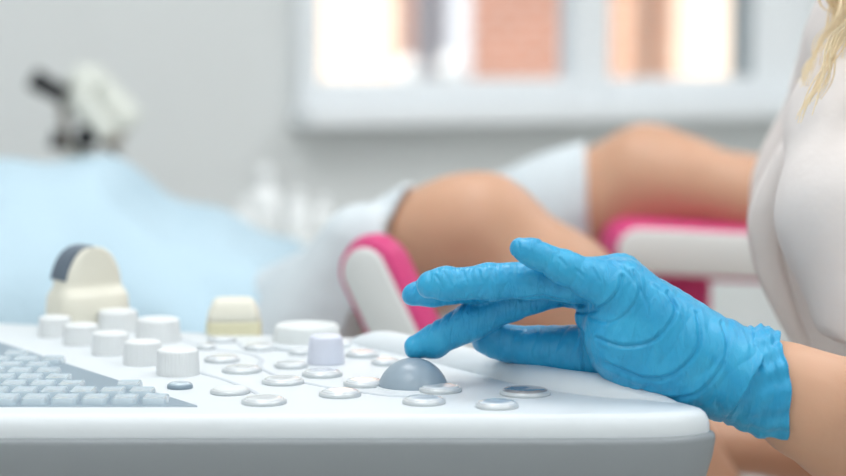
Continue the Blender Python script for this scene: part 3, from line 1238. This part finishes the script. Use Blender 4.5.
# hair
def hair():
    V, Fc = [], []
    r = np.random.default_rng(4)

    def strand(pts, r0):
        q = catmull(pts, 6)
        n = len(q)
        b = len(V)
        for i, p in enumerate(q):
            t = i / (n - 1)
            rr = r0 * (1 - .75 * t)
            for k in range(5):
                a = 2 * PI * k / 5
                V.append((p[0] + rr * math.cos(a), p[1] + rr * math.sin(a), p[2] + rr * .3 * math.sin(a + 1)))
        for i in range(n - 1):
            for k in range(5):
                k2 = (k + 1) % 5
                Fc.append((b + i * 5 + k, b + i * 5 + k2, b + (i + 1) * 5 + k2, b + (i + 1) * 5 + k))
    # locks on the near side of the head falling in front of the shoulder
    for i in range(48):
        a = r.uniform(-.9, .9)
        root = head_c + np.array([.02 + .07 * math.sin(a), -.075 + .02 * abs(a), .09 + r.uniform(-.03, .03)])
        root2 = head_c + np.array([-.02 + .06 * a, -.085, -.06])
        t = r.uniform(0, 1)
        ex, ey = (850 - 26 * t + r.normal() * 4, 28 + 24 * t + r.normal() * 10) if i % 3 else (880 + r.normal() * 18, 60 + r.normal() * 30)
        yd = 1.35 + r.uniform(-.02, .02)
        mid = P(872 - 36 * t + r.normal() * 6, -40 + r.normal() * 6, yd)
        low = P(858 - 26 * t + r.normal() * 5, 8 + r.normal() * 6, yd)
        strand([root, root2, mid, low, P(ex, ey, yd)], .0016)
    for i in range(20):      # long wisps
        t = r.uniform(0, 1)
        yd = 1.27 + r.uniform(-.015, .02)
        strand([head_c + np.array([-.03, -.08, .05]), head_c + np.array([-.02, -.09, -.08]), P(866 - 10 * t, -10, yd), P(845 - 14 * t + r.normal() * 3, 40, yd), P(815 + 12 * t + r.normal() * 3, 85 - 8 * t, yd),
                P(796 + 22 * t + r.normal() * 4, 120 - 22 * t + r.normal() * 5, yd)], .0014)
    for i in range(16):
        t = r.uniform(0, 1)
        yd = 1.34 + r.uniform(-.015, .02)
        strand([head_c + np.array([-.04, -.07, .05]), head_c + np.array([-.05, -.08, -.08]), P(846 - 8 * t, -10, yd), P(826 - 6 * t + r.normal() * 3, 40, yd), P(812 - 6 * t + r.normal() * 3, 66, yd),
                P(803 + r.normal() * 3, 84 + r.normal() * 6, yd)], .0010)
    # back of the head
    for i in range(170):
        a = r.uniform(.1, PI - .1)
        b_ = r.uniform(-1.0, 1.6)
        c0 = head_c + np.array([.012, 0, .035])
        d0 = np.array([math.sin(b_) * math.sin(a), math.cos(a), math.cos(b_) * math.sin(a)])
        if d0[0] < -.6:
            continue
        root = c0 + d0 * np.array([.094, .076, .10])
        side = 1 if d0[1] > 0 else -1
        e = head_c + np.array([.06 + r.uniform(-.04, .05), side * (.085 + r.uniform(0, .02)), -.05])
        f = head_c + np.array([.10 + r.uniform(-.05, .04), side * (.10 + r.uniform(0, .03)), -.22 + r.uniform(-.05, .03)])
        strand([c0 + np.array([0, 0, .1]) * np.array([1, 1, 1.0]), root, e, f], .0022)
    return raw('hair', V, Fc)


oppart('hair', hair(), M['hair'])
# facial features
for s in (-1, 1):
    me = lathe('eye', [(.011 * math.sin(a), -.011 * math.cos(a)) for a in np.linspace(.1, PI - .1, 10)], 16)
    me.transform(Matrix.Translation(Vector(head_c + np.array([-.079, s * .028, .012]))))
    e_ = oppart('eye', me, M['eye'])
    me = lathe('iris', [(.0045, 0), (.004, .0015), (.002, .002)], 14)
    me.transform(axis_matrix(head_c + np.array([-.0892, s * .028, .012]), (-1, 0, 0)))
    oppart('iris', me, M['dark'], e_)
me = tube('lips', [head_c + np.array([-.082, -.022, -.058]), head_c + np.array([-.092, 0, -.056]), head_c + np.array([-.082, .022, -.058])], [.004, .007, .004], 10)
oppart('lips', me, M['lips'])

# stool
st = empty('rolling_stool', (.56, YT, 0), 'white round rolling stool under the operator in the white coat', 'stool')
link('seat', lathe('seat', [(.17, .42), (.185, .43), (.185, .47), (.17, .482), (.05, .482)], 40), M['shell'], st)
link('column', lathe('column', [(.03, .08), (.03, .42)], 20), M['steel'], st)
for k in range(5):
    a = 2 * PI * k / 5 + .3
    leg = link('leg', tube('leg', [(0, 0, .09), (.24 * math.cos(a), .24 * math.sin(a), .055)], [.022, .015], 12), M['steel'], st)
    me = lathe('caster', [(.012, -.012), (.024, -.01), (.024, .01), (.012, .012)], 16)
    me.transform(Matrix.Translation((.24 * math.cos(a), .24 * math.sin(a), .024)) @ Matrix.Rotation(PI / 2, 4, 'Y'))
    link('caster', me, M['black'], leg)

# ================================================================== PATIENT
pa = empty('person', (-.25, 2.0, .66),
           'patient lying back with bare knees raised in the pink leg rests, white gown', 'person')


def papart(name, me, material, par=None):
    shift(me, pa)
    return link(name, me, material, par or pa)


kn_n = P(464, 235, 1.80)
hip_n = P(222, 372, 2.06)
kn_f = P(648, 180, 2.22)
hip_f = P(300, 345, 2.34)
an_n = P(735, 530, 1.72)
an_f = P(900, 262, 2.10)
chest = P(-40, 290, 2.2)
pelv = P(225, 345, 2.19)


def legs(G, grow=0.0, which='both', cut=False):
    n1 = chain(G, [hip_n, kn_n], [.064 + grow, R(56, 1.8) + grow])
    n1 = smin(n1, seg_d(G, P(405, 260, 1.84), P(440, 240, 1.81), R(56, 1.84) + grow, R(55, 1.8) + grow), .02)
    f1 = chain(G, [hip_f, kn_f], [.066 + grow, R(54, 2.22) + grow])
    return n1, f1


def patient_body():
    h = .0068
    lo, n, G = grid((-1.15, 1.55, .40), (.72, 2.62, 1.14), h)
    n1, f1 = legs(G)
    c1 = chain(G, [kn_n, P(482, 231, 1.79), P(558, 295, 1.77), P(640, 408, 1.75), an_n], [R(56, 1.8), R(54, 1.8), R(60, 1.77), R(52, 1.75), R(32, 1.72)], .02)
    c1 = smin(c1, seg_d(G, an_n + np.array([0, 0, -.03]), an_n + np.array([.12, -.03, .04]), .034, .026), .02)
    n1 = smin(n1, c1, .012)
    c2 = chain(G, [kn_f, P(680, 183, 2.2), P(750, 196, 2.17), P(800, 215, 2.15), an_f], [R(54, 2.2), R(44, 2.2), R(37, 2.17), R(33, 2.15), R(24, 2.1)], .02)
    c2 = smin(c2, seg_d(G, an_f + np.array([.02, 0, -.02]), an_f + np.array([.08, 0, .13]), .034, .026), .02)
    f1 = smin(f1, c2, .015)
    d = seg_d(G, pelv, chest, .082, .115)
    d = smin(d, ell_d(G, pelv + np.array([0, 0, -.02]), (.12, .15, .075)), .04)
    d = smin(d, ell_d(G, chest, (.18, .16, .115)), .04)
    d = smin(d, n1, .04)
    d = smin(d, f1, .04)
    nk = chest + np.array([-.24, 0, .03])
    hd = nk + np.array([-.17, 0, .04])
    d = smin(d, seg_d(G, chest + np.array([-.12, 0, .02]), hd, .055, .05), .04)
    d = smin(d, ell_d(G, hd, (.105, .074, .09)), .02)
    d = smin(d, seg_d(G, hd + np.array([.01, 0, .085]), hd + np.array([.035, 0, .098]), .009, .012), .012)
    for s in (-1, 1):
        sh = chest + np.array([-.13, s * .17, .0])
        el = sh + np.array([.26, s * .05, -.06])
        wr = el + np.array([.24, -s * .03, .0])
        d = smin(d, chain(G, [sh, el, wr, wr + np.array([.08, 0, 0])], [.05, .04, .028, .03], .02), .03)
        d = smin(d, ell_d(G, hd + np.array([-.02, s * .075, 0]), (.03, .01, .02)), .006)
    V, Q = snets(d, lo, h)
    return fast_mesh('body', V, Q)


papart('body', patient_body(), M['skin2'])


def gown_mesh():
    h = .0068
    lo, n, G = grid((-.45, 1.55, .50), (.34, 2.62, 1.14), h)
    X, Y, Z = G
    n1, f1 = legs(G, .010)
    # each side ends in a hem short of the knee
    def plane(p, nrm):
        nrm = np.array(nrm, float)
        nrm /= np.linalg.norm(nrm)
        return (X - p[0]) * nrm[0] + (Y - p[1]) * nrm[1] + (Z - p[2]) * nrm[2]
    n1 = np.maximum(n1, plane(P(402, 215, 1.84), (1, -.15, -.42)))
    fl = smin(f1, seg_d(G, P(440, 262, 2.3), P(560, 210, 2.25), .062, .060), .03)
    f1 = np.maximum(fl, plane(P(588, 190, 2.23), (1, -.1, .05)))
    # cloth hanging from the near thigh toward the panel
    hang = seg_d(G, P(372, 252, 1.80), P(322, 355, 1.82), .046, .072)
    hang = np.maximum(hang, plane(P(396, 240, 1.84), (1, -.15, -.42)))
    hang = np.maximum(hang, plane(P(405, 300, 1.8), (1, 0, .25)))
    n1 = smin(n1, hang, .006)
    d = smin(n1, f1, .05)
    d = smin(d, ell_d(G, pelv + np.array([.02, 0, -.02]), (.13, .17, .09)), .05)
    V, Q = snets(d, lo, h)
    me = fast_mesh('gown', V, Q)
    V = coords(me).astype(float)
    # folds running down from the knees
    w = (V - P(430, 180, 1.84)) @ np.array([.75, 0.1, -.65])
    w2 = (V - P(430, 180, 1.84)) @ np.array([.85, .2, -.53])
    nr = np.clip((P(425, 200, 1.84)[0] - V[:, 0]) * 10, 0, 1)
    displace(me, .007 * np.sin(w2 * 62 + 1.4 * vnoise(V, 9, 2, 1)) * nr + .003 * nr * vnoise(V, 22, 6, 2))
    return me


g_ = papart('gown', gown_mesh(), M['gown'])
me = lathe('hair_cap', [(.112 * math.sin(a), -.112 * math.cos(a)) for a in np.linspace(.1, PI / 2, 10)], 24)
me.transform(Matrix.Translation(Vector(chest + np.array([-.43, 0, .07]))) @ Matrix.Rotation(-PI / 2, 4, 'Y').inverted() @ Matrix.Scale(.85, 4))
papart('hair_cap', me, M['blue_drape'])

# blue sheet over the trunk
def drape_mesh():
    YC = 2.2
    # x in pixels -> height of the crest measured in the photo
    st_ = [(-520, 262), (-360, 215), (-220, 175), (-100, 158), (-40, 154), (0, 153), (60, 152), (95, 154), (122, 166), (150, 190), (178, 203), (205, 208), (228, 216), (252, 226), (280, 236), (300, 262), (318, 300)]
    cr = catmull([(a, b, 0) for a, b in st_], 8)
    NA = 64
    V, Fc = [], []
    n = len(cr)
    for layer in (0, 1):
        for i, c in enumerate(cr):
            top = P(c[0], c[1] + 11, YC)
            zt = top[2]
            x = top[0]
            for j in range(NA):
                a = -PI * .52 + PI * 1.04 * j / (NA - 1)
                ny, nz = math.sin(a), math.cos(a)
                yy = YC + .37 * math.copysign(abs(ny) ** .6, ny)
                zz = .64 + (zt - .64) * max(0, nz) ** .55 if nz > 0 else .64 + nz * .2
                f = .012 * math.sin(x * 24 + 7 * math.sin(a * 1.6) + 2 * math.sin(x * 9)) * min(1, abs(a) * 1.3) + .006 * math.sin(x * 50 + a * 6)
                f += .010 * math.sin(a * 5 + x * 14) * min(1, abs(a))
                q = np.array([x + .35 * f * (abs(ny)), yy + f * ny, zz + f * max(nz, 0) * .7])
                if a < -.3:
                    f2 = .016 * math.sin(x * 31 + a * 5 + 1.5 * math.sin(x * 13)) * min(1, (-.3 - a) * 2)
                    q = q + np.array([0, f2 * ny, 0])
                if layer:
                    q = q - np.array([0, ny * .004, max(nz, .1) * .004])
                V.append(q)
    o2 = n * NA
    for i in range(n - 1):
        for j in range(NA - 1):
            a, b, c, d = i * NA + j, (i + 1) * NA + j, (i + 1) * NA + j + 1, i * NA + j + 1
            Fc.append((a, d, c, b))
            Fc.append((o2 + a, o2 + b, o2 + c, o2 + d))
    for j in range(NA - 1):
        for i, fl in ((0, 1), (n - 1, 0)):
            a, d = i * NA + j, i * NA + j + 1
            Fc.append((a, o2 + a, o2 + d, d) if fl else (a, d, o2 + d, o2 + a))
    for i in range(n - 1):
        for j, fl in ((0, 0), (NA - 1, 1)):
            a, b = i * NA + j, (i + 1) * NA + j
            Fc.append((a, o2 + a, o2 + b, b) if fl else (a, b, o2 + b, o2 + a))
    return raw('surgical_drape', V, Fc)


dm = drape_mesh()
tag(link('surgical_drape', dm, M['blue_drape']), 'pale blue disposable sheet draped over the trunk of the lying patient', 'drape')

# ================================================================== EXAMINATION CHAIR
ech = empty('examination_chair', (-.1, 2.15, 0), 'pink and white examination chair with two padded leg rests under the patient', 'chair')


def ecpart(name, me, material, par=None, smooth=True):
    shift(me, ech)
    return link(name, me, material, par or ech, smooth)


def stadium(name, L, H, T, bev, n=14):
    """rounded slab in the local XZ plane, thickness T along Y (front face at y=0, back at y=T)"""
    pts = []
    r = H / 2
    for k in range(n + 1):
        a = -PI / 2 + PI * k / n
        pts.append((L / 2 - r + r * math.cos(a), r * math.sin(a)))
    for k in range(n + 1):
        a = PI / 2 + PI * k / n
        pts.append((-L / 2 + r + r * math.cos(a), r * math.sin(a)))
    prof = [(bev, 0), (bev * .3, bev * .3), (0, bev), (0, T - bev), (bev * .3, T - bev * .3), (bev, T)]
    me = outline_solid(name, pts, prof)
    me.transform(Matrix.Rotation(PI / 2, 4, 'X') @ Matrix.Scale(-1, 4, (0, 0, 1)))
    me.flip_normals()
    return sharp(me, 40)


def leg_rest(center, ang, yaw, L, H, T, rim):
    T0 = Matrix.Translation(Vector(center)) @ Matrix.Rotation(yaw, 4, 'Z') @ Matrix.Rotation(ang, 4, 'Y')
    cu = stadium('cushion', L, H, T, .016)
    cu.transform(T0)
    lr_ = ecpart('leg_rest', cu, M['pink'])
    sh = stadium('shell', L - rim * 2, H - rim * 2, .012, .005)
    sh.transform(T0 @ Matrix.Translation((0, -.003, 0)))
    ecpart('shell', sh, M['shell'], lr_)
    return lr_


# near rest: long pad pointing steeply down to the right
Yn = 1.62
pix = Yn / F
a = P(370, 240, Yn)
leg_rest(P(415, 380, Yn), math.radians(60), math.radians(-30), .26, .062, .040, .010)
# far rest: horizontal pad under the far calf
leg_rest(P(722, 255, 2.10), math.radians(3), math.radians(4), .235, .060, .11, .006)
# pink bracket below the far rest
bm = bmesh.new()
c = P(680, 290, 2.16)
add_box(bm, c, (.062, .05, .06), bev=.008)
ecpart('leg_rest_bracket', sharp(bm_mesh('leg_rest_bracket', bm)), M['pink'])
# arms carrying the rests (behind the console)
ecpart('support_arm', tube('support_arm', catmull([P(680, 300, 2.17), (.26, 2.2, .72), (.12, 2.25, .55), (-.1, 2.25, .5)], 8), .018, 14), M['steel'])
ecpart('support_arm', tube('support_arm', catmull([P(440, 375, 1.66), (.0, 1.72, .74), (-.06, 1.9, .56), (-.1, 2.1, .5)], 8), .018, 14), M['steel'])
bm = bmesh.new()
add_box(bm, (-.24, 2.18, .62), (.42, .5, .09), bev=.03)
ecpart('seat', sharp(bm_mesh('seat', bm)), M['pink'])
bm = bmesh.new()
add_box(bm, (-.82, 2.19, .66), (.78, .5, .08), bev=.03)
ecpart('backrest', sharp(bm_mesh('backrest', bm)), M['pink'])
bm = bmesh.new()
add_box(bm, (-.3, 2.2, .3), (.3, .3, .5), bev=.03)
ecpart('pedestal', sharp(bm_mesh('pedestal', bm)), M['shell'])
bm = bmesh.new()
add_box(bm, (-.3, 2.2, .03), (.8, .5, .06), bev=.02)
ecpart('base', sharp(bm_mesh('base', bm)), M['shell'])

# ================================================================== COLPOSCOPE
Yc = 3.0
cb = P(100, 150, Yc)
co = empty('colposcope', (cb[0], Yc, 0), 'white colposcope with black eyepieces on a stand in front of the left wall', 'microscope')


def cyl(name, a, b, r0, r1, material, par=None, seg=28, bev=.15):
    a, b = np.array(a), np.array(b)
    L = np.linalg.norm(b - a)
    e = min(r0, r1) * bev
    me = lathe(name, [(r0 - e, 0), (r0, e), (r1, L - e), (r1 - e, L)], seg)
    me.transform(axis_matrix(a, b - a))
    shift(me, co)
    return link(name, sharp(me, 40), material, par or co)


def q(px, py, dy=0.0):
    return P(px, py, Yc + dy)


pp = Yc / F
hb = cyl('optical_body', q(80, 78, .02), q(130, 128, .02), 23 * pp, 21 * pp, M['scope'])
cyl('lens_barrel', q(74, 92, -.05), q(108, 138, -.05), 13 * pp, 13 * pp, M['scope'])
cyl('binocular_prism', q(72, 74, -.02), q(96, 92, -.02), 15 * pp, 17 * pp, M['scope'])
for dy in (-.04, .03):
    e_ = cyl('eyepiece', q(66, 97, dy), q(50, 88, dy), 8 * pp, 10 * pp, M['black'])
    cyl('eyecup', q(51, 88.5, dy), q(32, 78, dy), 10 * pp, 11 * pp, M['black'], e_)
cyl('focus_knob', q(86, 137, -.07), q(91, 135, .06), 11.5 * pp, 11.5 * pp, M['black'])
cyl('focus_knob', q(55, 148, -.05), q(59, 132, -.05), 7 * pp, 6 * pp, M['black'])
cyl('strut', q(62, 98, 0), q(68, 152, 0), 5 * pp, 5 * pp, M['strut'])
cyl('objective', q(104, 132, .0), q(119, 146, .0), 12 * pp, 10 * pp, M['strut'])
cyl('handle', q(112, 155, .0), q(137, 180, .0), 5 * pp, 6 * pp, M['black'])
cyl('yoke', q(66, 148, .02), q(116, 170, .02), 7 * pp, 7 * pp, M['scope'])
cyl('stand', np.array([cb[0], Yc + .03, .05]), q(98, 160, .03), .03, .022, M['scope'])
me = lathe('stand_base', [(.13, 0), (.14, .01), (.13, .05), (.06, .07)], 40)
o = link('stand_base', me, M['scope'], co)
o.location = (0, .03, 0)

# ================================================================== TROLLEY AND BOTTLES
Yt = 2.98
tt = P(300, 234, Yt)
tro = empty('instrument_trolley', (tt[0], Yt, 0), 'white instrument trolley by the back wall behind the blue drape', 'trolley')
bm = bmesh.new()
add_box(bm, (0, 0, tt[2] - .015), (.30, .30, .03), bev=.008)
link('tray', sharp(bm_mesh('tray', bm)), M['shell'], tro)
bm = bmesh.new()
add_box(bm, (0, 0, .25), (.30, .30, .02), bev=.006)
link('shelf', sharp(bm_mesh('shelf', bm)), M['shell'], tro)
for sx in (-.135, .135):
    for sy in (-.135, .135):
        o = link('leg', lathe('leg', [(.012, 0.0), (.012, tt[2] - .03)], 14), M['steel'], tro)
        o.location = (sx, sy, 0)


def bottle(px, w, y_sh, y_top, neck_w, dy, label, cap=True):
    Yb = Yt + dy
    s = Yb / F
    zt_ = tt[2]
    x = (px - 423) / F * Yb
    zsh = P(px, y_sh, Yb)[2] - zt_
    zto = P(px, y_top, Yb)[2] - zt_
    r_, rn = w / 2 * s, neck_w / 2 * s
    b_ = empty('bottle', (x, Yb, zt_), label, 'bottle', 'white bottles on the trolley')
    link('bottle_body', lathe('bottle_body', [(r_ * .9, 0), (r_, .006), (r_, zsh * .86), (r_ * .93, zsh * .94), (rn * 1.2, zsh), (rn * .9, zsh + .004), (rn * .9, zsh + (zto - zsh) * .4)], 32), M['bottle'], b_)
    link('bottle_cap', lathe('bottle_cap', [(rn, zsh + (zto - zsh) * .35), (rn, zto - .004), (rn * .85, zto), (rn * .3, zto)], 24), M['bottle'], b_)


bottle(264, 34, 190, 166, 17, .02, 'tallest white bottle with a long neck on the trolley')
bottle(243, 20, 212, 200, 11, -.05, 'small white bottle left of the tallest bottle on the trolley')
bottle(297, 24, 203, 190, 13, -.02, 'white bottle just right of the tallest bottle on the trolley')
bottle(322, 20, 208, 196, 11, .03, 'rightmost small white bottle on the trolley, nearest the gown')

# ================================================================== LIGHT, WORLD, CAMERA
wd = bpy.data.worlds.new('World')
SC.world = wd
wd.use_nodes = True
bg = wd.node_tree.nodes['Background']
sky = wd.node_tree.nodes.new('ShaderNodeTexSky')
sky.sky_type = 'HOSEK_WILKIE'
sky.turbidity = 4
sky.sun_direction = Vector((-.3, -.6, .6)).normalized()
mixn = wd.node_tree.nodes.new('ShaderNodeMix')
mixn.data_type = 'RGBA'
mixn.inputs[0].default_value = .65
mixn.inputs[7].default_value = (.93, .96, 1, 1)
wd.node_tree.links.new(sky.outputs[0], mixn.inputs[6])
wd.node_tree.links.new(mixn.outputs[2], bg.inputs[0])
bg.inputs[1].default_value = 1.1

sd = bpy.data.lights.new('sun', 'SUN')
sd.energy = 7.5
sd.angle = math.radians(1)
sd.color = (1, .95, .88)
so = bpy.data.objects.new('sun', sd)
COL.objects.link(so)
so.rotation_euler = Vector((.25, .62, -.62)).to_track_quat('-Z', 'Y').to_euler()

cam = bpy.data.cameras.new('camera')
cam.sensor_width = 36
cam.lens = F * 36 / 846
cam.clip_start = .02
cam.dof.use_dof = True
cam.dof.focus_distance = 1.205
cam.dof.aperture_fstop = 3.8
cam.dof.aperture_blades = 0
cob = bpy.data.objects.new('camera', cam)
COL.objects.link(cob)
cob.location = Vector(CAM)
cob.rotation_euler = (PI / 2 - TH, 0, 0)
SC.camera = cob

vs = SC.view_settings
SC.display_settings.display_device = 'sRGB'
vs.view_transform = 'Standard'
vs.look = 'None'
vs.gamma = 1
vs.use_curve_mapping = False
vs.exposure = -0.24
SC.cycles.use_denoising = True
SC.cycles.max_bounces = 8
SC.cycles.diffuse_bounces = 5
